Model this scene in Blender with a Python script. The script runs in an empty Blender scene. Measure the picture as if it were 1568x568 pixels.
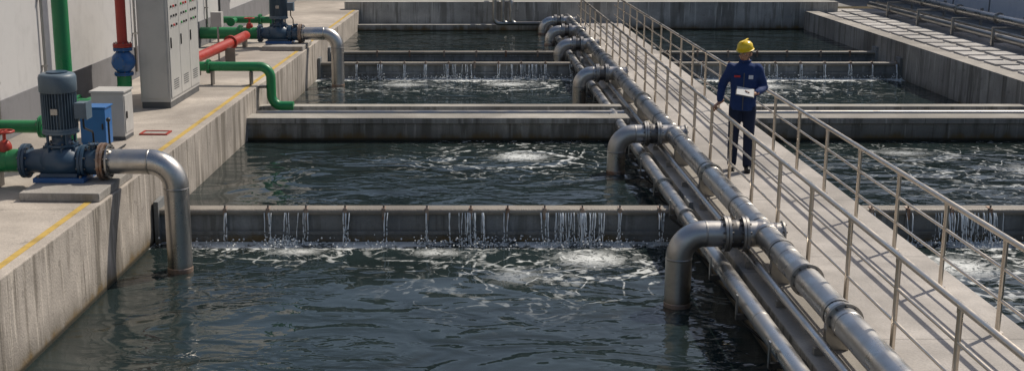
import bpy, math, random
from mathutils import Vector, Matrix
random.seed(7)
sc=bpy.context.scene
W=bpy.data.worlds.new("World"); sc.world=W; W.use_nodes=True
sc.view_settings.view_transform='Standard'
try: sc.view_settings.look='None'
except: pass
sc.view_settings.exposure=0

# ------------------------------------------------------------ materials
class NT:
    def __init__(s,name):
        s.m=bpy.data.materials.new(name); s.m.use_nodes=True
        s.t=s.m.node_tree; s.b=s.t.nodes['Principled BSDF']
        s.geo=s.t.nodes.new('ShaderNodeNewGeometry')
        s.pos=s.geo.outputs['Position']
    def link(s,a,b): s.t.links.new(a,b)
    def setin(s,sock,v):
        if hasattr(v,'links'): s.link(v,sock)
        else: sock.default_value=v
    def math(s,op,a,b=0.0,c=None,clamp=False):
        n=s.t.nodes.new('ShaderNodeMath'); n.operation=op; n.use_clamp=clamp
        s.setin(n.inputs[0],a); s.setin(n.inputs[1],b)
        if c is not None: s.setin(n.inputs[2],c)
        return n.outputs[0]
    def scale(s,v,xyz):
        n=s.t.nodes.new('ShaderNodeVectorMath'); n.operation='MULTIPLY'
        s.link(v,n.inputs[0]); n.inputs[1].default_value=xyz; return n.outputs[0]
    def noise(s,sc_,det=4,dist=0.0,vec=None,rough=.55):
        n=s.t.nodes.new('ShaderNodeTexNoise'); n.inputs['Scale'].default_value=sc_
        n.inputs['Detail'].default_value=det; n.inputs['Distortion'].default_value=dist
        n.inputs['Roughness'].default_value=rough
        s.link(vec if vec is not None else s.pos,n.inputs['Vector']); return n.outputs['Fac']
    def ramp(s,f,a,b,x=0.0,y=1.0):
        n=s.t.nodes.new('ShaderNodeMapRange'); n.interpolation_type='SMOOTHSTEP'
        s.setin(n.inputs[0],f); n.inputs[1].default_value=a; n.inputs[2].default_value=b
        n.inputs[3].default_value=x; n.inputs[4].default_value=y; return n.outputs[0]
    def mix(s,f,a,b,mode='MIX'):
        n=s.t.nodes.new('ShaderNodeMix'); n.data_type='RGBA'; n.blend_type=mode
        s.setin(n.inputs[0],f)
        for i,v in ((6,a),(7,b)):
            if hasattr(v,'links'): s.link(v,n.inputs[i])
            else: n.inputs[i].default_value=(*v[:3],1)
        return n.outputs[2]
    def sep(s,v=None):
        n=s.t.nodes.new('ShaderNodeSeparateXYZ'); s.link(v or s.pos,n.inputs[0]); return n.outputs
    def col(s,c):
        if hasattr(c,'links'): s.link(c,s.b.inputs['Base Color'])
        else: s.b.inputs['Base Color'].default_value=(*c,1)
    def bump(s,h,dist=.01,st=1.0):
        n=s.t.nodes.new('ShaderNodeBump'); n.inputs['Distance'].default_value=dist
        n.inputs['Strength'].default_value=st
        s.link(h,n.inputs['Height']); s.link(n.outputs[0],s.b.inputs['Normal'])

def concrete(name,c,streak=.5,wl=None,joint=0,spots=True,rough=.85):
    n=NT(name)
    big=n.noise(.55,5,.4); med=n.noise(3.2,6,.3); fine=n.noise(38,4)
    d=tuple(v*.6 for v in c); l=tuple(min(1,v*1.22) for v in c)
    k=n.mix(n.ramp(big,.3,.7),d,l)
    k=n.mix(n.ramp(med,.35,.72,0,.55),k,tuple(v*.7 for v in c))
    k=n.mix(n.ramp(fine,.35,.7,0,.22),k,tuple(v*.45 for v in c))
    if streak>0:
        st=n.noise(1.0,5,.2,vec=n.scale(n.pos,(5,5,.45)))
        nz=n.sep(n.geo.outputs['Normal'])[2]
        side=n.math('SUBTRACT',1.0,n.math('ABSOLUTE',nz),clamp=True)
        f=n.math('MULTIPLY',n.ramp(st,.48,.64,0,streak),side)
        k=n.mix(f,k,(c[0]*.28,c[1]*.27,c[2]*.24))
        st2=n.noise(1.0,3,.1,vec=n.scale(n.pos,(13,13,.8)))
        f=n.math('MULTIPLY',n.ramp(st2,.57,.68,0,streak*.9),side)
        k=n.mix(f,k,(min(1,c[0]*1.4),min(1,c[1]*1.4),min(1,c[2]*1.38)))
        st3=n.noise(1.0,4,.1,vec=n.scale(n.pos,(17,17,.55)))
        f=n.math('MULTIPLY',n.ramp(st3,.6,.7,0,streak),side)
        k=n.mix(f,k,(c[0]*.22,c[1]*.21,c[2]*.19))
    if spots:
        sp=n.noise(7,3,0); k=n.mix(n.ramp(sp,.64,.73,0,.5),k,tuple(v*.4 for v in c))
    if joint:
        o=n.sep()
        fr=n.math('FRACT',n.math('DIVIDE',o[1],joint))
        j=n.math('LESS_THAN',fr,.012/joint)
        k=n.mix(n.math('MULTIPLY',j,.75),k,tuple(v*.2 for v in c))
    if wl is not None:
        z=n.sep()[2]
        zz=n.math('ADD',z,n.math('MULTIPLY',n.math('SUBTRACT',n.noise(2.2,5,vec=n.scale(n.pos,(2,2,.7))),.5),.4))
        k=n.mix(n.ramp(zz,wl-.02,wl+.36,.7,0),k,(.10,.09,.065))
        k=n.mix(n.ramp(zz,wl-.0,wl+.14,.8,0),k,(.15,.09,.02))
        k=n.mix(n.ramp(z,wl+.02,wl+.07,.9,0),k,(.018,.018,.012))
    n.col(k); n.b.inputs['Roughness'].default_value=rough
    n.bump(fine,.012,.6)
    return n.m

def steel(name,c=(.6,.585,.56),r=.27,met=1.0,stain=.35,rust=0.0,zrust=None):
    n=NT(name)
    a=n.noise(2.5,5,.5); b=n.noise(24,3)
    k=n.mix(n.ramp(a,.35,.7,0,stain),c,tuple(v*.5 for v in c))
    k=n.mix(n.ramp(b,.5,.75,0,.25),k,tuple(v*.6 for v in c))
    if rust: k=n.mix(n.ramp(n.noise(6,5),.5,.65,0,rust),k,(.22,.09,.035))
    if zrust is not None:
        z=n.sep()[2]
        k=n.mix(n.ramp(n.math('ADD',z,n.math('MULTIPLY',b,.06)),zrust,zrust+.16,.95,0),k,(.16,.09,.02))
    n.col(k); n.b.inputs['Metallic'].default_value=met
    n.link(n.ramp(a,.3,.7,r-.06,r+.16),n.b.inputs['Roughness'])
    n.bump(b,.002,.4)
    return n.m

def paint(name,c,r=.4,dirt=.35,met=0.0):
    n=NT(name)
    a=n.noise(3,6,.4); b=n.noise(30,4)
    k=n.mix(n.ramp(a,.45,.75,0,dirt),c,tuple(v*.5+.02 for v in c))
    k=n.mix(n.ramp(b,.55,.75,0,dirt*.5),k,tuple(v*.6+.01 for v in c))
    st=n.noise(1.0,4,.1,vec=n.scale(n.pos,(9,9,.6)))
    k=n.mix(n.ramp(st,.55,.72,0,dirt*.6),k,tuple(v*.55+.015 for v in c))
    n.col(k); n.link(n.ramp(a,.3,.7,r-.08,r+.18),n.b.inputs['Roughness'])
    n.b.inputs['Metallic'].default_value=met; n.bump(b,.002,.3)
    return n.m

M={}
M['conc_wall']=concrete('conc_wall',(.385,.36,.32),.65,wl=-.62,joint=3.1)
M['conc_end']=concrete('conc_end',(.46,.445,.41),.65,wl=-.22)
M['conc_plat']=concrete('conc_plat',(.44,.395,.345),.75,wl=-.62,joint=2.6)
M['conc_dark']=concrete('conc_dark',(.37,.35,.31),.7,wl=-.42)
M['conc_walk']=concrete('conc_walk',(.45,.42,.385),.3,joint=2.5,spots=False)
M['conc_pl']=concrete('conc_pl',(.36,.34,.31),.3)
M['paver']=concrete('paver',(.55,.53,.5),0)
M['weir']=concrete('weir',(.27,.28,.28),.5,wl=-.66,rough=.5)
M['weirlip']=concrete('weirlip',(.3,.27,.225),.2,rough=.55)
M['ground']=concrete('ground',(.28,.27,.25),0)
M['steel']=steel('steel'); M['steel2']=steel('steel_dull',(.45,.435,.41),.34)
M['steelriser']=steel('steel_riser',(.56,.545,.52),.3,zrust=-.62)
M['rustfl']=steel('rust_flange',(.42,.33,.27),.5,.8,.5,.6)
M['rail']=steel('rail_steel',(.72,.64,.54),.3,1,.15)
M['bolt']=steel('bolt',(.22,.21,.2),.4,1)
M['green']=paint('green_paint',(.012,.19,.065),.33)
M['red']=paint('red_paint',(.36,.035,.022),.38)
M['blue']=paint('blue_paint',(.02,.13,.36),.4)
M['bluevalve']=paint('valve_blue',(.02,.1,.28),.35)
M['pump']=paint('pump_casting',(.035,.072,.12),.38,.5)
M['motor']=paint('motor_paint',(.10,.145,.185),.4,.5)
M['cab']=paint('cabinet_paint',(.46,.455,.435),.4,.25)
M['cabd']=paint('cabinet_dark',(.09,.095,.1),.45)
M['white']=paint('wall_white',(.5,.495,.49),.8,.25)
M['greyb']=paint('wall_grey',(.19,.19,.2),.8,.4)
M['yellow']=paint('yellow_line',(.5,.34,.08),.8,.8)
M['black']=paint('black_plastic',(.02,.02,.02),.4)
M['glass']=paint('display',(.03,.06,.07),.12,.0)
M['redbtn']=paint('red_button',(.5,.02,.02),.3,0); M['grnbtn']=paint('green_button',(.02,.3,.06),.3,0)
M['win']=paint('reflection_block_glass',(.02,.03,.04),.1,0)
M['reflblock']=paint('reflection_block_facade',(.15,.165,.165),.8,.4)
M['rwhite']=paint('wall_panel',(.6,.63,.68),.7,.2)

# ------------------------------------------------------------ mesh builder
class MB:
    def __init__(s): s.v=[];s.f=[];s.mi=[];s.sm=[];s.mats=[]
    def m(s,k):
        if k not in s.mats: s.mats.append(k)
        return s.mats.index(k)
    def add(s,vs,fs,k,smooth=False):
        o=len(s.v); s.v+= [tuple(p) for p in vs]; i=s.m(k)
        for f in fs: s.f.append(tuple(o+a for a in f)); s.mi.append(i); s.sm.append(smooth)
    def box(s,x0,x1,y0,y1,z0,z1,k,R=None,c=None):
        vs=[Vector((x,y,z)) for z in (z0,z1) for y in (y0,y1) for x in (x0,x1)]
        if R is not None:
            c=Vector(c) if c else Vector(((x0+x1)/2,(y0+y1)/2,(z0+z1)/2))
            vs=[c+R@(p-c) for p in vs]
        s.add(vs,[(0,2,3,1),(4,5,7,6),(0,1,5,4),(2,6,7,3),(0,4,6,2),(1,3,7,5)],k)
    def frame(s,d):
        d=Vector(d).normalized(); a=Vector((0,0,1)) if abs(d.z)<.9 else Vector((1,0,0))
        u=d.cross(a).normalized(); return d,u,d.cross(u).normalized()
    def lathe(s,p,d,prof,k,seg=24,smooth=True):
        p=Vector(p); d,u,w=s.frame(d)
        for (a,ra),(b,rb) in zip(prof,prof[1:]):
            vs=[]
            for t,r in ((a,ra),(b,rb)):
                for i in range(seg):
                    an=2*math.pi*i/seg
                    vs.append(p+d*t+(u*math.cos(an)+w*math.sin(an))*r)
            fs=[(i,(i+1)%seg,seg+(i+1)%seg,seg+i) for i in range(seg)]
            s.add(vs,fs,k,smooth)
    def slathe(s,p,d,prof,k,seg=24):
        p=Vector(p); d,u,w=s.frame(d); vs=[];fs=[]
        for t,r in prof:
            for i in range(seg):
                an=2*math.pi*i/seg; vs.append(p+d*t+(u*math.cos(an)+w*math.sin(an))*r)
        for j in range(len(prof)-1):
            for i in range(seg): fs.append((j*seg+i,j*seg+(i+1)%seg,(j+1)*seg+(i+1)%seg,(j+1)*seg+i))
        s.add(vs,fs,k,True)
    def cyl(s,a,b,r,k,seg=20,r2=None,caps=True):
        a=Vector(a);b=Vector(b);L=(b-a).length; r2=r if r2 is None else r2
        prof=[(0,r),(L,r2)]
        s.lathe(a,b-a,prof,k,seg)
        if caps: s.lathe(a,b-a,[(0,0.0001),(0,r)],k,seg,False); s.lathe(a,b-a,[(L,r2),(L,0.0001)],k,seg,False)
    def tube(s,pts,r,k,seg=20,fillet=0,fs_=8,caps=True,radii=None):
        P=[Vector(p) for p in pts]; path=[P[0]]
        for i in range(1,len(P)-1):
            if fillet<=0: path.append(P[i]); continue
            a=(P[i-1]-P[i]).normalized(); b=(P[i+1]-P[i]).normalized()
            ang=a.angle(b); 
            if ang>3.1: path.append(P[i]); continue
            tl=min(fillet/math.tan(ang/2),(P[i-1]-P[i]).length*.49 if i>1 else 9e9,(P[i+1]-P[i]).length*.99)
            rr=tl*math.tan(ang/2); c=P[i]+(a+b).normalized()*(rr/math.sin(ang/2))
            s0=P[i]+a*tl-c; s1=P[i]+b*tl-c; tot=s0.angle(s1); ax=s0.cross(s1).normalized()
            for j in range(fs_+1): path.append(c+Matrix.Rotation(tot*j/fs_,3,ax)@s0)
        path.append(P[-1])
        d0,u,w=s.frame(path[1]-path[0]); vs=[];n=len(path);prev=d0
        for i,p in enumerate(path):
            d=(path[min(i+1,n-1)]-path[max(i-1,0)]).normalized()
            q=prev.rotation_difference(d); u=q@u; w=q@w; prev=d
            rad=r if radii is None else radii[i]
            for j in range(seg):
                an=2*math.pi*j/seg; vs.append(p+(u*math.cos(an)+w*math.sin(an))*rad)
        fs=[(i*seg+j,i*seg+(j+1)%seg,(i+1)*seg+(j+1)%seg,(i+1)*seg+j) for i in range(n-1) for j in range(seg)]
        s.add(vs,fs,k,True)
        if caps:
            s.add(vs[:seg],[tuple(range(seg))[::-1]],k); s.add(vs[-seg:],[tuple(range(seg))],k)
        return path
    def flange(s,p,d,r,th,k,nb=8,bk='bolt',gap=.0):
        p=Vector(p); d,u,w=s.frame(d)
        s.cyl(p-d*th/2,p+d*th/2,r,k,28)
        for i in range(nb):
            a=2*math.pi*(i+.5)/nb; q=p+(u*math.cos(a)+w*math.sin(a))*(r*.84)
            s.cyl(q-d*(th/2+.018),q+d*(th/2+.018),r*.07,bk,6)
    def flpair(s,p,d,r,k,th=.028,nb=8,k2=None):
        p=Vector(p); dd=Vector(d).normalized()
        s.flange(p-dd*th*.62,d,r,th,k,nb); s.flange(p+dd*th*.62,d,r,th,k2 or k,0)
        dd_,u,w=s.frame(d)
        for i in range(nb):
            a=2*math.pi*(i+.5)/nb; q=p+(u*math.cos(a)+w*math.sin(a))*(r*.84)
            s.cyl(q-dd*(th*1.9),q+dd*(th*1.9),r*.065,'bolt',6)
    def seam(s,p,d,r,k):
        p=Vector(p); d=Vector(d).normalized()
        s.lathe(p,d,[(-.012,r*1.002),(-.006,r*1.025),(.006,r*1.025),(.012,r*1.002)],k,24)
    def ball(s,c,rad,k,seg=16,rings=10):
        c=Vector(c); rx,ry,rz=(rad,)*3 if not hasattr(rad,'__len__') else rad
        vs=[];fs=[]
        for i in range(rings+1):
            t=math.pi*i/rings
            for j in range(seg):
                a=2*math.pi*j/seg
                vs.append(c+Vector((rx*math.sin(t)*math.cos(a),ry*math.sin(t)*math.sin(a),rz*math.cos(t))))
        for i in range(rings):
            for j in range(seg): fs.append((i*seg+j,(i+1)*seg+j,(i+1)*seg+(j+1)%seg,i*seg+(j+1)%seg))
        s.add(vs,fs,k,True)
    def obj(s,name,loc=(0,0,0),rz=0,bevel=0,parent=None):
        me=bpy.data.meshes.new(name); me.from_pydata(s.v,[],s.f)
        for k in s.mats: me.materials.append(M[k])
        me.polygons.foreach_set('material_index',s.mi); me.polygons.foreach_set('use_smooth',s.sm)
        me.update()
        import bmesh
        bm=bmesh.new(); bm.from_mesh(me); bmesh.ops.recalc_face_normals(bm,faces=bm.faces); bm.to_mesh(me); bm.free()
        o=bpy.data.objects.new(name,me); sc.collection.objects.link(o)
        o.location=loc; o.rotation_euler=(0,0,rz)
        if bevel:
            md=o.modifiers.new('b','BEVEL'); md.width=bevel; md.segments=2; md.limit_method='ANGLE'; md.angle_limit=math.radians(60)
        if parent: o.parent=parent
        return o

SL=.04; RZ=-math.atan(SL)
def EX(y): return -4.46+SL*y
XF=10.5

# ------------------------------------------------------------ ground & big concrete
g=MB(); R=400
def sheet(mb,x0,x1,y0,y1,z,k): mb.add([(x0,y0,z),(x1,y0,z),(x1,y1,z),(x0,y1,z)],[(0,1,2,3)],k)
sheet(g,-R,R,39.5,R,.33,'ground'); sheet(g,-R,R,-R,-3.5,.33,'ground')
sheet(g,-R,-7.3,-3.5,39.5,.33,'ground'); sheet(g,13.9,R,-3.5,39.5,.33,'ground')
sheet(g,-8,14,-4,40,-2.5,'ground')
g.obj('ground')

p=MB(); p.box(-4,0,-20,27,-2.6,.38,'conc_plat')
plat=p.obj('concrete_platform',(EX(14),14,0),RZ,bevel=.015)
yl=MB()
yl.box(-.19,-.115,-17,25.6,.3815,.3845,'yellow')
yl.obj('yellow_safety_line',(EX(14),14,0),RZ)

b=MB(); b.box(-3.4,11.5,37.7,38.1,-2.5,.62,'conc_end'); b.box(-3.2,3.2,37.2,37.699,-2.5,-.02,'conc_end'); b.obj('basin_end_wall',bevel=.012)
b=MB(); b.box(-6,11.5,-3.6,-3.0,-2.5,.38,'conc_wall'); b.obj('basin_end_wall',bevel=.012)

w=MB()
w.box(2.98,4.9,-3,37.7,-2.5,-.14,'conc_wall')
w.box(3.48,4.94,-3,37.69,-.1395,0,'conc_walk')
w.obj('walkway',bevel=.012)

r=MB(); r.box(XF,10.9,-3,37.7,-2.5,.35,'conc_wall'); r.box(10.901,15,-3,39.4,-2.5,.27,'conc_walk')
r.obj('concrete_platform',bevel=.012)
r=MB()
for i in range(46):
    y=1+i*.82
    for x in (11.15,11.85):
        r.box(x,x+.52,y+random.uniform(-.02,.02),y+.6,.2705,.315,'paver')
r.obj('paving_slabs',bevel=.006)

for (x0,x1) in ((-3.9,2.979),(4.901,XF-.001)):
    c=MB(); c.box(x0,x1,21.07,21.5,-2.5,-.02,'conc_dark'); c.box(x0,x1,22.15,22.42,-2.5,.0,'conc_dark')
    c.box(x0,x1,21.501,22.149,-2.5,-.22,'conc_dark')
    c.box(x0,x1,21.03,21.069,-.12,-.019,'conc_wall')
    c.cyl((x0,21.9,-.08),(x1,21.9,-.08),.05,'steel2')
    c.obj('concrete_divider_wall',bevel=.012)

# ------------------------------------------------------------ weirs + falling water
n=NT('falling_water'); n.col((.8,.85,.87)); n.b.inputs['Roughness'].default_value=.12
M['fall']=n.m
n=NT('foam_bits'); n.col((.82,.84,.83)); n.b.inputs['Roughness'].default_value=.5; M['foamb']=n.m

def weir(x0,x1,y,zc,zw,sp,streams=True,dens=1.0,clusters=()):
    c=MB()
    c.box(x0,x1,y,y+.16,-2.4,zc-.07,'weir')
    c.box(x0,x1,y-.03,y+.2,zc-.0695,zc-.02,'weirlip')
    c.cyl((x0,y-.035,zc-.045),(x1,y-.035,zc-.045),.042,'weirlip',16)
    c.box(x0,x1,y-.03,y-.0005,zw+.10,zw+.15,'weir')
    xs=[];x=x0+.35
    while x<x1-.1:
        xs.append(x)
        c.box(x-.022,x+.022,y-.085,y-.078,zc-.14,zc-.0,'rustfl'); c.box(x-.022,x+.022,y-.085,y+.05,zc-.001,zc+.008,'rustfl')
        c.cyl((x,y-.06,zc),(x,y-.06,zc+.05),.012,'bolt',6)
        c.box(x-.015,x+.015,y-.031,y-.001,zw+.151,zc-.07,'weir')
        x+=sp*random.uniform(.9,1.12)
    c.box(x0,x0+.06,y-.12,y+.22,-2.4,zc+.1,'weir'); c.box(x1-.06,x1,y-.12,y+.22,-2.4,zc+.1,'weir')
    c.obj('overflow_weir',bevel=.004)
    if not streams: return
    f=MB()
    def strand(x,r0):
        # a falling thread of water: wide where it leaves the lip, breaking into beads lower down
        z0=zc-.05; z1=zw-.02
        vy=random.uniform(.02,.16); dx=random.uniform(-.03,.03); ph=random.random()*6
        t=0
        while t<1:
            ln=random.uniform(.25,.6) if t<.4 else random.uniform(.05,.25)
            t2=min(1,t+ln); pts=[];rad=[]
            for i in range(6):
                u=t+(t2-t)*i/5
                pts.append((x+dx*u+.008*math.sin(ph+u*8)*u, y-.08-vy*math.sqrt(u)*.8, z0+(z1-z0)*u))
                rad.append(r0*(1.15-.45*u)*random.uniform(.5,1.3)*(.35 if i in(0,5) and t>0 else 1))
            f.tube(pts,r0,'fall',5,caps=False,radii=rad)
            t=t2+(random.uniform(.01,.09) if t2>.3 else 0)
    def drops(x,n_,s=.12):
        for i in range(n_):
            q=(x+random.gauss(0,s),y-.16+random.gauss(0,.09),zw+abs(random.gauss(0,.05)))
            f.ball(q,random.uniform(.004,.015),'foamb',5,4)
    for x in xs:
        if random.random()<.08: continue
        k=random.choice([2,3,3,4,5])
        for i in range(int(k*dens+.5)): strand(x+random.gauss(0,.03),random.uniform(.004,.010))
        drops(x,int(30*dens),.14)
    for cx,wd,nn in clusters:
        for i in range(nn): strand(cx+random.gauss(0,wd),random.uniform(.003,.009))
        drops(cx,150,wd*1.3)
    f.obj('falling_water')
weir(-3.83,2.979,15.3,-.17,-.62,.5,clusters=((1.55,.19,38),(.2,.22,12),(-2.2,.1,5)))
weir(4.901,XF-.001,15.3,-.17,-.62,.5,clusters=((6.5,.25,30),(8.4,.3,24)))
weir(-3.28,2.979,29.25,-.11,-.5,.55,dens=1.2,clusters=((1.7,.3,20),(0,.3,14)))
weir(4.901,XF-.001,29.25,-.11,-.5,.55,dens=1.2,clusters=((7,.3,20),))
weir(-3.22,2.979,31.0,-.06,-.3,.8,False)
weir(4.901,XF-.001,31.0,-.06,-.3,.8,False)

# ------------------------------------------------------------ water
def watermat(name,wy,z,centers,foamw=.5,amt=1.0,dark=(.0125,.0205,.0205)):
    n=NT(name); o=n.sep(); x,y=o[0],o[1]
    a=n.noise(.75,2,.8,vec=n.scale(n.pos,(1,1.4,1))); b=n.noise(2.3,2,.9,vec=n.scale(n.pos,(1,1.6,1))); c=n.noise(8,1,.4,vec=n.scale(n.pos,(1,1.5,1)))
    gust=n.ramp(n.noise(.38,2,.6),.38,.66,.12,1)
    h=n.math('ADD',n.math('MULTIPLY',a,1.15),n.math('MULTIPLY',gust,n.math('ADD',n.math('MULTIPLY',b,.48),n.math('MULTIPLY',c,.075))))
    if amt>0:
        dy=n.math('SUBTRACT',wy,y)
        near=n.ramp(dy,.0,foamw*2.0,1,0)
        cl=n.noise(1.1,2,.3,vec=n.scale(n.pos,(1,.3,1)))
        fn=n.noise(7,5,1.2,rough=.68)
        thr=n.math('ADD',n.math('MULTIPLY',near,.58),n.math('ADD',fn,n.math('MULTIPLY',n.math('SUBTRACT',cl,.5),1.0)))
        foam=n.math('MULTIPLY',n.ramp(thr,.86,1.04,0,.95),n.ramp(dy,foamw*1.6,foamw*2.2,1,0))
        fl=n.noise(.8,2,2.4); fil=n.math('ABSOLUTE',n.math('SUBTRACT',fl,.5))
        thin=n.ramp(fil,.004,.026,1,0)
        brk=n.ramp(n.noise(9,3,.5),.4,.6)
        wob=n.math('MULTIPLY',n.noise(1.1,2,.6),7.0)
        for (cx,cy,rx,ry,s) in centers:
            ddx=n.math('DIVIDE',n.math('SUBTRACT',x,cx),rx); ddy=n.math('DIVIDE',n.math('SUBTRACT',y,cy),ry)
            rr=n.math('SQRT',n.math('ADD',n.math('MULTIPLY',ddx,ddx),n.math('MULTIPLY',ddy,ddy)))
            an=n.math('ARCTAN2',ddy,ddx)
            sp=n.math('SINE',n.math('ADD',n.math('MULTIPLY',rr,8.0),n.math('ADD',an,wob)))
            ring=n.ramp(sp,.82,.98)
            core=n.ramp(n.math('ADD',rr,n.math('MULTIPLY',n.math('SUBTRACT',fn,.5),1.3)),.08,.42,1,0)
            m=n.ramp(rr,.55,1.2,1,0)
            k=n.math('MAXIMUM',n.math('MULTIPLY',core,n.ramp(fn,.36,.56,.2,1)),n.math('MULTIPLY',n.math('MULTIPLY',ring,m),n.math('MULTIPLY',brk,.8)))
            k=n.math('MAXIMUM',k,n.math('MULTIPLY',n.math('MULTIPLY',thin,n.ramp(rr,.7,2.0,1,0)),n.math('MULTIPLY',brk,.7)))
            foam=n.math('MAXIMUM',foam,n.math('MULTIPLY',k,s))
        foam=n.math('MULTIPLY',foam,amt,clamp=True)
        n.col(n.mix(foam,n.mix(n.ramp(a,.35,.65),dark,tuple(v*1.35 for v in dark)),(.76,.79,.77)))
        n.link(n.ramp(foam,0,1,.03,.6),n.b.inputs['Roughness'])
    else:
        n.col(dark); n.b.inputs['Roughness'].default_value=.03
    n.b.inputs['IOR'].default_value=1.38
    n.bump(h,.075,1.0)
    return n.m
def water(y0,y1,z,wy,L,R_,fw,amt):
    for i,(x0,x1,cs) in enumerate(((-4.7,3.05,L),(4.85,XF+.05,R_))):
        k='w%s_%d'%(y0,i); M[k]=watermat('water_%s_%d'%(y0,i),wy,z,cs,fw,amt)
        m=MB(); sheet(m,x0,x1,y0,y1,z,k); m.obj('water')
water(-3,15.38,-.62,15.3,[(1.65,14.55,1.5,1.2,1.),(-.25,14.8,1.0,.6,.8),(-2.0,14.85,1.1,.5,.8),(.7,13.8,1.1,1.1,.35)],[(6.0,14.2,1.7,1.4,1.),(8.5,13.5,2,1.7,.8)],.42,1)
water(15.4,21.1,-.42,21.9,[(1.05,19.7,1.5,1.2,1.)],[(9.2,18.6,2.2,1.7,.9),(7.3,20,1.5,.8,.6)],.2,1)
water(22.4,29.3,-.5,29.25,[(1.2,28.3,1.8,1.3,.9),(-1.2,28.2,1.8,1.3,.7)],[(7,28.0,2,1.6,.9)],.6,1)
water(29.36,31.05,-.3,33,[],[],.1,0)
water(31.12,37.75,-.2,40,[],[],.1,0)

# ------------------------------------------------------------ pipelines along walkway
P3=(3.27,.18);P2=(3.10,-.03);P1=(2.79,-.12)
q=MB()
q.cyl((P3[0],-2.5,P3[1]),(P3[0],37.2,P3[1]),.13,'steel',28)
for y in (7.3,9.95,11.1,15.6,21.6,27.2,33): q.flpair((P3[0],y,P3[1]),(0,1,0),.16,'steel2',.018,10)
y=6.
while y<37:
    q.seam((P3[0],y,P3[1]),(0,1,0),.13,'steel2')
    q.box(P3[0]-.1,P3[0]+.1,y+.3,y+.38,-.139,P3[1]-.09,'steel2')
    q.lathe((P3[0],y+.34,P3[1]),(0,1,0),[(-.03,.133),(-.03,.138),(.03,.138),(.03,.133)],'steel2',24)
    y+=1.9
q.obj('steel_pipeline')
q=MB()
q.cyl((P2[0],-2.5,P2[1]),(P2[0],37.2,P2[1]),.045,'steel',16); q.obj('thin_steel_pipe')
q=MB()
q.cyl((P1[0],-2.5,P1[1]),(P1[0],37.2,P1[1]),.088,'steel',24)
y=5.2
while y<37:
    q.seam((P1[0],y+.5,P1[1]),(0,1,0),.088,'steel2')
    q.flpair((P1[0],y+2.6,P1[1]),(0,1,0),.115,'steel2',.014,6) if int(y)%2 else None
    y+=1.7
q.obj('steel_pipeline')
q=MB(); y=4.9
while y<37:
    q.box(2.66,3.2,y,y+.05,-.262,-.212,'bolt'); q.box(2.975,2.979,y-.05,y+.1,-.5,-.2,'bolt') 
    q.box(2.66,2.675,y,y+.05,-.211,-.02,'steel2')
    q.tube([(2.97,y+.025,-.5),(2.68,y+.025,-.25)],.016,'bolt',8)
    q.box(3.04,3.16,y,y+.05,-.139,-.076,'steel2')
    y+=1.27
q.obj('pipe_bracket')
for (y,rx,zw) in ((12.75,2.37,-.62),(18.5,2.42,-.42),(25.2,2.5,-.5),(30.4,2.5,-.3),(33.6,2.5,-.2),(36.3,2.5,-.2)):
    e=MB(); z=P3[1]; rr=.14
    e.tube([(3.27,y,z),(rx,y,z),(rx,y,zw-.12)],rr,'steelriser',28,.26,12)
    for k,d in (((rx+.27,y,z),(1,0,0)),((rx,y,z-.27),(0,0,1))): e.seam(k,d,rr,'steel2')
    e.flpair((2.86,y,z),(1,0,0),.19,'steel2',.028,10)
    e.flpair((3.05,y,z),(1,0,0),.19,'steel2',.028,10)
    e.lathe((2.955,y,z),(1,0,0),[(-.07,.145),(0,.15),(.07,.145)],'bolt')
    e.cyl((3.27,y,z),(3.46,y,z),.12,'steel',24); e.flange((3.46,y,z),(1,0,0),.14,.02,'steel2',8)
    e.seam((3.27,y-.17,z),(0,1,0),.135,'steel2'); e.seam((3.27,y+.17,z),(0,1,0),.135,'steel2')
    e.lathe((rx,y,zw-.1),(0,0,1),[(0,rr*1.03),(.14,rr*1.03),(.15,rr)],'rustfl')
    e.obj('elbow_pipe')
e=MB()
for i in range(3):
    e.tube([(2.9-.25*i,36.9,.05),(1.6-.25*i,36.9,.05),(1.6-.25*i,36.9,.75+.1*i),(1.6-.25*i,39.5,.75+.1*i)],.06,'steel2',14,.15)
e.obj('steel_pipe_bend')

# ------------------------------------------------------------ railings
def railing(x,y0,y1,step,h=.85):
    r=MB(); y=y0
    r.cyl((x,y0-.1,h),(x,y1,h),.026,'rail',14)
    for zz in (.3,.58): r.cyl((x,y0-.05,zz),(x,y1,zz),.0145,'rail',10)
    while y<y1:
        r.cyl((x,y,.0),(x,y,h-.02),.022,'rail',12)
        r.cyl((x,y,.001),(x,y,.014),.05,'rail',16); 
        r.cyl((x,y,h-.05),(x,y,h-.01),.026,'rail',12)
        y+=step
    r.obj('metal_railing')
railing(3.56,-2.9+.0,37,1.25); railing(4.66,-2.85,37,1.3)
# ------------------------------------------------------------ right side pipes and building
q=MB()
q.cyl((12.55,-2,.52),(12.55,38,.52),.085,'steel2'); q.cyl((12.95,-2,.86),(12.95,38,.86),.1,'steel'); q.cyl((12.75,-2,.6),(12.75,38,.6),.035,'steel2',10)
y=0
while y<38:
    q.box(12.4,12.46,y,y+.06,.271,.75,'steel2'); q.box(13.1,13.16,y,y+.06,.271,.98,'steel2')
    q.box(12.461,13.099,y,y+.05,.7,.75,'steel2'); q.box(12.4,12.7,y+.061,y+.09,.38,.43,'steel2')
    q.flpair((12.95,y+1,.86),(0,1,0),.14,'steel2',.02,8)
    y+=2.4
q.obj('steel_pipe_rack')
q=MB(); q.box(14.5,24,-3,44,.1,3.0,'rwhite'); q.box(14.47,14.4995,-3,44,.27,.62,'greyb')
for i in range(18):
    q.box(14.475,14.4995,-1+i*2.5,-1+i*2.5+.03,.621,2.99,'greyb')
q.box(14.3,24.2,-3.2,44.2,3.001,3.15,'greyb')
q.obj('industrial_building')

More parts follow.
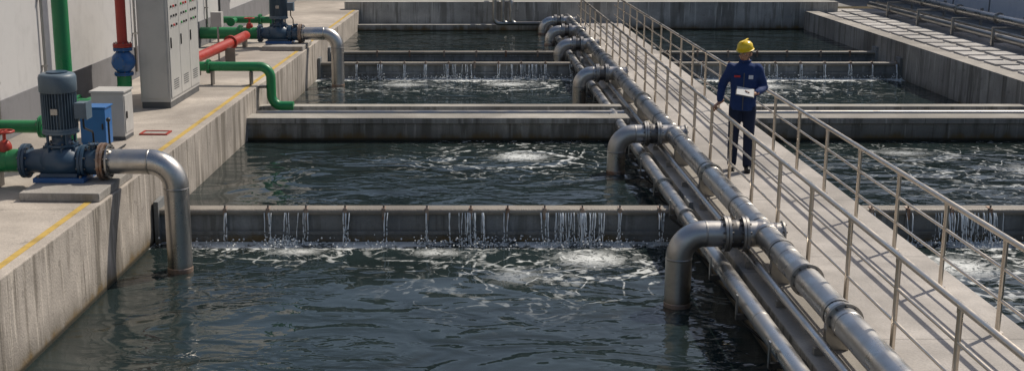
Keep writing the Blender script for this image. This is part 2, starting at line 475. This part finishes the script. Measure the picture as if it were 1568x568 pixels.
q=MB(); q.box(-30,34,47,60,.2,7.8,'reflblock')  # hall with windows added out of view, only to darken the water's reflections
for i in range(20):
    for j in range(2):
        q.box(-28+i*3.1,-26.3+i*3.1,46.97,46.999,1.6+j*2.9,3.4+j*2.9,'win')
        q.box(-28.1+i*3.1,-26.2+i*3.1,46.9,46.998,1.5+j*2.9,1.59+j*2.9,'rwhite')
q.box(-30.3,34.3,46.7,60.3,7.801,8.1,'greyb')
q.obj('unseen_reflection_block')

# ------------------------------------------------------------ left building (local frame at Y=14)
q=MB(); LX=-2.49
q.box(-9,LX,-18,27,.381,5.2,'white'); q.box(LX+.0005,LX+.025,-18,27,.382,.95,'greyb')
for y in (-4,.9,2.6,4.4,9.0,14.6):
    q.cyl((LX+.05,y,.5),(LX+.05,y,5),.022,'steel2',10)
    for z in (1.2,2.2,3.2): q.box(LX+.001,LX+.08,y-.04,y+.04,z,z+.025,'steel2')
for y in (12.4,17):
    q.box(LX+.001,LX+.13,y,y+.4,1.3,1.9,'cab')
for y in (10.2,16):
    q.box(LX+.03,LX+.05,y,y+1.0,.386,2.3,'greyb')
q.obj('pump_house_building',(EX(14),14,0),RZ)

# ------------------------------------------------------------ pumps
def pump(Y,zw,full=True):
    L=(EX(Y),Y,.381)
    q=MB(); zc=.31
    q.box(-.93,-.03,-.72,.55,-.0005,.10,'conc_pl'); q.obj('pump_plinth',L,RZ,bevel=.012)
    q=MB()
    q.box(-.95,-.36,-.24,.24,.1005,.155,'bluevalve'); q.box(-.88,-.45,-.2,.2,.1555,.2,'pump')
    for x in (-.9,-.41):
        for y in (-.2,.2): q.cyl((x,y,.155),(x,y,.18),.018,'bolt',6)
    q.slathe((-.67,0,.08),(0,0,1),[(.1,.10),(.13,.19),(.17,.245),(.25,.27),(.33,.245),(.38,.19),(.42,.15),(.47,.13)],'pump',32)
    q.slathe((-1.10,0,zc),(1,0,0),[(0,.15),(.05,.13),(.16,.14),(.3,.2),(.44,.22),(.6,.18),(.66,.14),(.7,.14)],'pump',28)
    q.flpair((-1.1,0,zc),(1,0,0),.2,'pump',.03,8); q.flpair((-.42,0,zc),(1,0,0),.19,'pump',.03,8)
    q.slathe((-.40,0,zc),(1,0,0),[(0,.14),(.06,.155),(.14,.155),(.2,.14)],'pump',28)
    q.cyl((-.3,0,zc+.14),(-.3,0,zc+.2),.04,'pump',14); q.flange((-.3,0,zc+.2),(0,0,1),.065,.015,'pump',6)
    for a in range(8):
        an=a*math.pi/4+.3; R_=Matrix.Rotation(an,3,'Z')
        q.box(-.67+.1,-.67+.21,-.008,.008,.42,.5,'pump',R_,(-.67,0,.46))
    q.flange((-.67,0,.51),(0,0,1),.19,.025,'pump',8)
    q.slathe((-.67,0,.52),(0,0,1),[(0,.13),(.03,.11),(.09,.11),(.13,.17)],'pump',24)
    q.flange((-.67,0,.66),(0,0,1),.21,.025,'motor',8)
    for a in range(4):
        an=a*math.pi/2+.7; q.cyl((-.67+.16*math.cos(an),.16*math.sin(an),.5),(-.67+.16*math.cos(an),.16*math.sin(an),.66),.018,'pump',8)
    q.cyl((-.67,0,.67),(-.67,0,1.17),.165,'motor',32)
    for a in range(36):
        an=2*math.pi*a/36; R_=Matrix.Rotation(an,3,'Z')
        q.box(-.67+.16,-.67+.2,-.004,.004,.7,1.13,'motor',R_,(-.67,0,.9))
    q.cyl((-.67,0,.672),(-.67,0,.71),.2,'motor',32)
    q.slathe((-.67,0,1.12),(0,0,1),[(0,.2),(.01,.212),(.17,.212),(.2,.2),(.215,.17),(.22,.001)],'motor',36)
    q.cyl((-.67,0,1.34),(-.67,0,1.352),.12,'pump',24)
    q.box(-.47,-.34,-.09,.09,.82,1.0,'motor'); q.box(-.339,-.325,-.1,.1,.81,1.01,'motor')
    q.tube([(-.4,0,.82),(-.4,0,.7),(-.4,.3,.6),(-.4,.35,.0)],.012,'black',8,.05)
    q.box(-.7,-.62,-.206,-.2,.88,.95,'steel2')
    for x in(-.8,-.54): q.cyl((x,-.02,1.31),(x,.02,1.31),.02,'bolt',8)
    q.obj('water_pump',L,RZ,bevel=.003)
    e=MB(); zb=zw-.38
    e.tube([(-.19,0,zc),(.64,0,zc),(.64,0,zb-.1)],.145,'steelriser',30,.3,14)
    e.flpair((-.19,0,zc),(1,0,0),.215,'rustfl',.03,10); e.flange((-.12,0,zc),(1,0,0),.2,.02,'steel2',10)
    e.seam((.34,0,zc),(1,0,0),.145,'steel2'); e.seam((.64,0,zc-.31),(0,0,1),.145,'steel2'); 
    e.lathe((.64,0,zb-.08),(0,0,1),[(0,.15),(.13,.15),(.14,.146)],'rustfl',28)
    e.obj('elbow_pipe',L,RZ)
    s=MB()
    s.cyl((-2.45,0,zc),(-1.13,0,zc),.135,'green',26)
    s.flpair((-1.55,0,zc),(1,0,0),.19,'green',.028,8)
    s.seam((-1.3,0,zc),(1,0,0),.135,'green')
    s.box(-1.5,-1.42,-.1,.1,0,.2,'bolt')
    s.tube([(-2.45,1.15,.5),(-1.0,1.15,.5)],.08,'green',22); s.flpair((-1.32,1.15,.5),(1,0,0),.14,'green',.026,8)
    s.tube([(-1.0,1.15,.32),(-1.0,1.15,4.6)],.098,'green',26)
    s.flpair((-1.0,1.15,3.2),(0,0,1),.14,'green',.026,8); s.cyl((-1.0,1.15,0),(-1.0,1.15,.32),.06,'green')
    s.cyl((-1.9,.62,.5),(-1.9,1.15,.5),.06,'green'); s.flpair((-1.9,.62,.5),(0,1,0),.1,'green',.02,8)
    s.obj('green_pipe',L,RZ)
    v=MB(); xv=-1.34
    v.ball((xv,0,zc+.15),(.08,.08,.1),'red'); v.cyl((xv,0,zc+.2),(xv,0,zc+.34),.02,'red')
    v.tube([(xv+.11*math.cos(a*math.pi/10),.11*math.sin(a*math.pi/10),zc+.34) for a in range(21)],.014,'red',8,caps=False)
    for a in (0,1): v.box(xv-.11,xv+.11,-.008,.008,zc+.332,zc+.348,'red',Matrix.Rotation(a*math.pi/2,3,'Z'))
    v.obj('red_valve',L,RZ)
pump(14.05,-.62); pump(28.0,-.5)

def loc(Y): return (EX(Y),Y,.381)
q=MB(); q.box(-1.15,-.83,0,.3,.08,.58,'blue'); q.box(-1.16,-.82,-.012,-.0005,.12,.57,'blue'); q.box(-1.17,-.81,-.02,.31,.581,.6,'blue')
q.box(-.87,-.85,-.03,-.013,.3,.38,'black')
for x in (-1.13,-.88): q.box(x,x+.03,.02,.28,0,.0795,'bolt')
q.obj('blue_electrical_box',loc(16.1),RZ,bevel=.006)
q=MB(); q.box(-1.27,-.82,0,.4,.05,.66,'cab'); q.box(-.8195,-.808,.02,.38,.1,.62,'cab'); q.box(-1.29,-.80,-.02,.42,.661,.69,'cab')
q.box(-1.27,-.82,.01,.39,.0,.0495,'cabd'); q.box(-.8075,-.79,.05,.08,.3,.4,'black')
q.obj('control_box',loc(16.9),RZ,bevel=.008)
q=MB(); q.tube([(-.62,0,0),(-.62,0,.5)],.014,'black',8); q.ball((-.62,0,.52),.03,'black'); q.tube([(-.62,0,.1),(-.7,.3,.02),(-.7,.9,.02)],.012,'black',8,.1)
q.obj('level_sensor_post',loc(15.6),RZ)
q=MB()
q.box(-.75,-.35,0,.03,.001,.02,'red');q.box(-.75,-.35,.25,.28,.001,.02,'red');q.box(-.75,-.72,.031,.249,.001,.02,'red');q.box(-.38,-.35,.031,.249,.001,.02,'red')
q.box(-.719,-.381,.031,.249,.001,.01,'conc_pl'); q.obj('red_hatch_frame',loc(17.3),RZ)

q=MB(); y1=1.9
q.box(-.98,-.5,0,y1,.1,2.25,'cab'); q.box(-.97,-.51,.01,y1-.01,.0,.0995,'cabd'); q.box(-1.0,-.48,-.02,y1+.02,2.251,2.3,'cab')
q.box(-.95,-.53,-.012,-.0005,.16,2.2,'cab')
for i in range(3):
    a=.03+i*.62
    q.box(-.4995,-.482,a,a+.6,.16,2.2,'cab')
    q.box(-.4815,-.478,a+.12,a+.48,1.78,2.05,'glass')
    for j in range(3):
        for k in range(3):
            q.cyl((-.482,a+.14+j*.15,1.3+k*.15),(-.462,a+.14+j*.15,1.3+k*.15),.02,random.choice(['redbtn','grnbtn','black','black','black','cabd']),10)
    q.box(-.4815,-.465,a+.05,a+.075,.95,1.12,'black')
    for k in range(5): q.box(-.4815,-.478,a+.15,a+.45,.28+k*.035,.295+k*.035,'cabd')
q.v=[(x_-.40,y_,z_) for x_,y_,z_ in q.v]
q.obj('electrical_cabinet',loc(19.6),RZ,bevel=.006)

q=MB(); x=-1.6
q.cyl((x,0,.98),(x,0,4.7),.08,'red',20); q.flpair((x,0,1.02),(0,0,1),.15,'red',.025,8)
q.obj('red_pipe',loc(19.5),RZ)
q=MB()
q.slathe((x,0,.55),(0,0,1),[(0,.1),(.06,.11),(.13,.17),(.2,.19),(.3,.17),(.36,.11),(.42,.1)],'bluevalve',24)
q.flpair((x,0,.57),(0,0,1),.15,'bluevalve',.02,8); q.flpair((x,0,.96),(0,0,1),.15,'bluevalve',.02,8)
q.cyl((x,0,.76),(x,-.24,.76),.06,'bluevalve'); q.flange((x,-.24,.76),(0,1,0),.1,.02,'bluevalve',6)
q.obj('gate_valve',loc(19.5),RZ)
q=MB()
q.tube([(x,0,.54),(x,0,.2),(x-.3,-.35,.2),(x-.3,-.9,.2)],.115,'green',22,.22,8)
q.tube([(-2.4,-.9,.2),(x-.18,-.9,.2)],.115,'green',22); q.flpair((-2.05,-.9,.2),(1,0,0),.17,'green',.026,8)
q.obj('green_pipe',loc(19.5),RZ)

q=MB()
q.tube([(-1.7,0,.33),(.22,0,.33),(.22,0,-.38),(.62,0,-.38)],.085,'green',22,.2,10)
q.flpair((-.9,0,.33),(1,0,0),.13,'green',.022,8); q.seam((.0,0,.33),(1,0,0),.085,'green'); q.seam((.22,0,.1),(0,0,1),.085,'green')
for x in (-.85,-.15): q.box(x,x+.03,-.1,.1,0,.25,'bolt')
q.box(.001,.14,-.06,.06,-.05,-.01,'bolt')
q.obj('green_pipe',loc(22.2),RZ)
q=MB()
q.tube([(-1.75,-1.2,.2),(-1.2,2.5,.38),(-1.2,3.3,.38)],.10,'red',22,.3,6); q.flpair((-1.27,2.1,.36),(.15,1,.05),.15,'red',.025,8)
for yy in (-.2,1.6): q.box(-1.7+.15*(yy+1.2),-1.5+.15*(yy+1.2),yy,yy+.05,0,.16+.05*(yy+1.2),'bolt')
q.obj('red_pipe',loc(23.6),RZ)
q=MB(); q.cyl((-1.5,0,0),(-1.5,0,.7),.02,'steel2'); q.box(-1.62,-1.4,-.1,.1,.7,1.0,'cab'); q.obj('junction_box',loc(25.6),RZ)

# ------------------------------------------------------------ worker
M['navy']=paint('jacket_cloth',(.012,.036,.13),.85,.2); M['navy2']=paint('trouser_cloth',(.009,.017,.045),.85,.25)
M['skin']=paint('skin',(.42,.23,.15),.5,.05); M['hat']=paint('helmet',(.8,.56,.02),.3,.05)
M['hair']=paint('hair',(.012,.01,.009),.6,0); M['shoe']=paint('shoe',(.012,.012,.012),.4,.2)
M['eye']=paint('eye_white',(.6,.6,.58),.3,0); M['lip']=paint('lip',(.25,.08,.06),.5,0)
M['paper']=paint('paper',(.6,.6,.58),.8,.1)
def loft(mb,secs,k,seg=16):
    vs=[];fs=[]
    for (c,rx,ry) in secs:
        for j in range(seg):
            a=2*math.pi*j/seg; vs.append(Vector(c)+Vector((rx*math.cos(a),ry*math.sin(a),0)))
    n_=len(secs)
    for i in range(n_-1):
        for j in range(seg): fs.append((i*seg+j,i*seg+(j+1)%seg,(i+1)*seg+(j+1)%seg,(i+1)*seg+j))
    fs.append(tuple(range(seg))[::-1]); fs.append(tuple((n_-1)*seg+j for j in range(seg)))
    mb.add(vs,fs,k,True)
def limb(mb,pts,rad,k,seg=14):
    P=[];Rr=[]
    for i in range(len(pts)-1):
        for j in range(4):
            t=j/4; P.append(Vector(pts[i]).lerp(Vector(pts[i+1]),t)); Rr.append(rad[i]*(1-t)+rad[i+1]*t)
    P.append(Vector(pts[-1])); Rr.append(rad[-1])
    mb.tube(P,.1,k,seg,radii=Rr)
    for p_,r_ in zip(pts,rad): mb.ball(p_,r_,k,12,8)
def fuse(o,vox,sm=6):
    m=o.modifiers.new('r','REMESH'); m.mode='VOXEL'; m.voxel_size=vox; m.use_smooth_shade=True
    m=o.modifiers.new('s','SMOOTH'); m.iterations=sm; m.factor=.5
root=bpy.data.objects.new('worker',None); sc.collection.objects.link(root)
root.location=(3.90,16.75,.004); root.rotation_euler=(0,0,math.radians(-14))
t=MB()
loft(t,[((0,0,.84),.15,.10),((0,0,.92),.165,.115),((0,0,1.02),.15,.11)],'navy2')
limb(t,[(-.09,0,.88),(-.105,-.02,.5),(-.11,.03,.09)],[.098,.076,.066],'navy2')
limb(t,[(.09,0,.88),(.10,-.07,.5),(.10,-.05,.09)],[.098,.076,.066],'navy2')
o=t.obj('trousers',parent=root); fuse(o,.014)
t=MB()
loft(t,[((0,0,.84),.182,.135),((0,0,.95),.176,.13),((0,0,1.1),.17,.127),((0,0,1.25),.19,.132),((0,.0,1.37),.205,.125),((0,0,1.44),.175,.1),((0,0,1.485),.085,.07),((0,-.005,1.515),.068,.066)],'navy',24)
limb(t,[(-.17,0,1.405),(-.285,.05,1.17),(-.31,-.015,.965)],[.076,.06,.045],'navy')
limb(t,[(.17,0,1.405),(.265,.05,1.15),(.17,-.19,1.10)],[.076,.062,.046],'navy')
o=t.obj('jacket',parent=root); fuse(o,.012,4)
tx=bpy.data.textures.new('fold','CLOUDS'); tx.noise_scale=.09
d=o.modifiers.new('d','DISPLACE'); d.texture=tx; d.strength=.022; d.texture_coords='GLOBAL'
t=MB()
t.box(-.006,.006,-.144,-.132,.86,1.36,'cabd'); t.box(-.13,-.05,-.143,-.125,1.30,1.325,'redbtn'); t.box(.06,.12,-.143,-.125,1.28,1.33,'rwhite')
t.tube([(.07*math.cos(a*math.pi/8),.07*math.sin(a*math.pi/8)-.005,1.51) for a in range(17)],.016,'navy',8,caps=False)
t.obj('jacket_trim',parent=root,bevel=.002)
hd=bpy.data.objects.new('head',None); sc.collection.objects.link(hd); hd.parent=root; hd.location=(0,-.02,1.605)
hd.rotation_euler=(math.radians(12),0,math.radians(-26))
t=MB()
loft(t,[((0,.01,-.14),.056,.056),((0,.005,-.08),.052,.055)],'skin')
t.ball((0,.012,.03),(.077,.094,.105),'skin',20,14); t.ball((0,-.018,-.035),(.06,.07,.072),'skin',18,12); t.ball((0,-.055,-.085),(.03,.028,.024),'skin')
t.ball((0,-.1,-.012),(.012,.02,.014),'skin',10,8); t.slathe((0,-.078,.035),(0,-.35,-1),[(0,.006),(.02,.009),(.045,.013)],'skin',10)
for s_ in (-1,1):
    t.ball((s_*.045,-.058,-.015),(.024,.024,.022),'skin',10,8); t.ball((s_*.079,.015,-.005),(.01,.02,.03),'skin',10,8)
o=t.obj('face',parent=hd); fuse(o,.006,4)
t=MB()
for s_ in (-1,1):
    t.ball((s_*.03,-.078,.02),(.013,.009,.008),'eye',10,8); t.ball((s_*.03,-.086,.019),(.006,.004,.006),'hair',8,6)
    t.box(s_*.03-.016,s_*.03+.016,-.093,-.084,.036,.042,'hair')
t.ball((0,-.087,-.052),(.022,.007,.006),'lip',10,6)
t.ball((0,.036,.03),(.082,.084,.095),'hair',18,12) 
t.obj('face_features',parent=hd)
t=MB()
t.slathe((0,0,.066),(0,0,1),[(-.0,.108),(.03,.108),(.07,.1),(.1,.075),(.118,.035),(.121,.001)],'hat',28)
vs=[];sg=28
for rr,z in ((.1,.072),(.122,.064),(.122,.060),(.1,.066)):
    for j in range(sg):
        a=2*math.pi*j/sg; ex=1+.2*max(0,-math.sin(a))**2
        vs.append((rr*math.cos(a),rr*math.sin(a)*ex,z))
t.add(vs,[(i*sg+j,i*sg+(j+1)%sg,((i+1)%4)*sg+(j+1)%sg,((i+1)%4)*sg+j) for i in range(4) for j in range(sg)],'hat',True)
t.box(-.012,.012,-.09,.09,.18,.192,'hat')
t.tube([(-.09,-.01,.05),(-.06,-.04,-.06),(0,-.06,-.115),(.06,-.04,-.06),(.09,-.01,.05)],.003,'black',6,.03)
t.obj('safety_helmet',parent=hd,bevel=.004)
def hand(name,wr,d,nrm,side,curl):
    d=Vector(d).normalized(); nrm=Vector(nrm); nrm=(nrm-d*nrm.dot(d)).normalized(); s_=d.cross(nrm)*side
    wr=Vector(wr); t=MB()
    limb(t,[wr-d*.04,wr,wr+d*.02],[.026,.025,.027],'skin',10)
    for i in range(4):
        off=(i-1.5)*.02
        limb(t,[wr+d*.015+s_*off*.7,wr+d*.085+s_*off],[.016,.013],'skin',8)
    for i,L in enumerate((.072,.08,.074,.058)):
        off=(i-1.5)*.0215; p0=wr+d*.088+s_*off; ps=[p0]; ang=curl*.5
        for seg_ in (.45,.3,.25):
            dd=d*math.cos(ang)+nrm*math.sin(ang); ps.append(ps[-1]+dd*L*seg_); ang+=curl*.55
        limb(t,ps,[.0098,.0092,.0085,.0075],'skin',8)
    p0=wr+d*.025-s_*.03; dd=(d*.7-s_*.6+nrm*.35).normalized(); d2=(d*.85+nrm*.5).normalized()
    limb(t,[p0,p0+dd*.035,p0+dd*.035+d2*.03,p0+dd*.035+d2*.052],[.014,.012,.0105,.009],'skin',8)
    o=t.obj(name,parent=root); fuse(o,.0045,2)
hand('hand_on_rail',(-.305,-.02,.935),(-.45,-.1,-.35),(.0,0,-1),1,1.0)
hand('hand_with_clipboard',(.155,-.22,1.10),(-.75,-.6,.0),(0,0,1),-1,.7)
t=MB(); R_=Matrix.Rotation(math.radians(22),3,'X')@Matrix.Rotation(math.radians(10),3,'Y')
t.box(-.09,.15,-.42,-.2,1.125,1.132,'cabd',R_,(.03,-.3,1.15)); t.box(-.082,.142,-.412,-.21,1.1325,1.138,'paper',R_,(.03,-.3,1.15))
t.obj('clipboard',parent=root)
for s_,yy in ((-1,.03),(1,-.05)):
    t=MB(); x=s_*.105
    limb(t,[(x,yy+.03,.05),(x,yy-.05,.045),(x+s_*.012,yy-.13,.035)],[.046,.046,.036],'shoe',12)
    t.ball((x,yy+.01,.075),(.045,.055,.05),'shoe')
    t.box(x-.042,x+.042,yy-.15,yy+.07,0,.018,'shoe')
    o=t.obj('shoe',parent=root); fuse(o,.008,3)

# ------------------------------------------------------------ light
to=Vector((.60,.50,.93)).normalized()
S=bpy.data.lights.new('sun','SUN'); S.energy=3.7; S.angle=math.radians(.5); S.color=(1,.91,.79)
so=bpy.data.objects.new('sun',S); sc.collection.objects.link(so); so.rotation_euler=to.to_track_quat('Z','Y').to_euler()
nt=W.node_tree; bg=nt.nodes['Background']; sky=nt.nodes.new('ShaderNodeTexSky'); sky.sky_type='NISHITA'; sky.sun_disc=False
sky.sun_elevation=math.asin(to.z); sky.sun_rotation=math.atan2(to.x,to.y); sky.dust_density=2.5
nt.links.new(sky.outputs[0],bg.inputs[0]); bg.inputs[1].default_value=.09
# ------------------------------------------------------------ camera
c=bpy.data.cameras.new('camera'); co=bpy.data.objects.new('camera',c); sc.collection.objects.link(co); sc.camera=co
co.location=(0,0,3.65); co.rotation_euler=(math.radians(77),0,0)
c.sensor_width=36; c.lens=43.62; c.shift_x=.0536; c.clip_end=2000
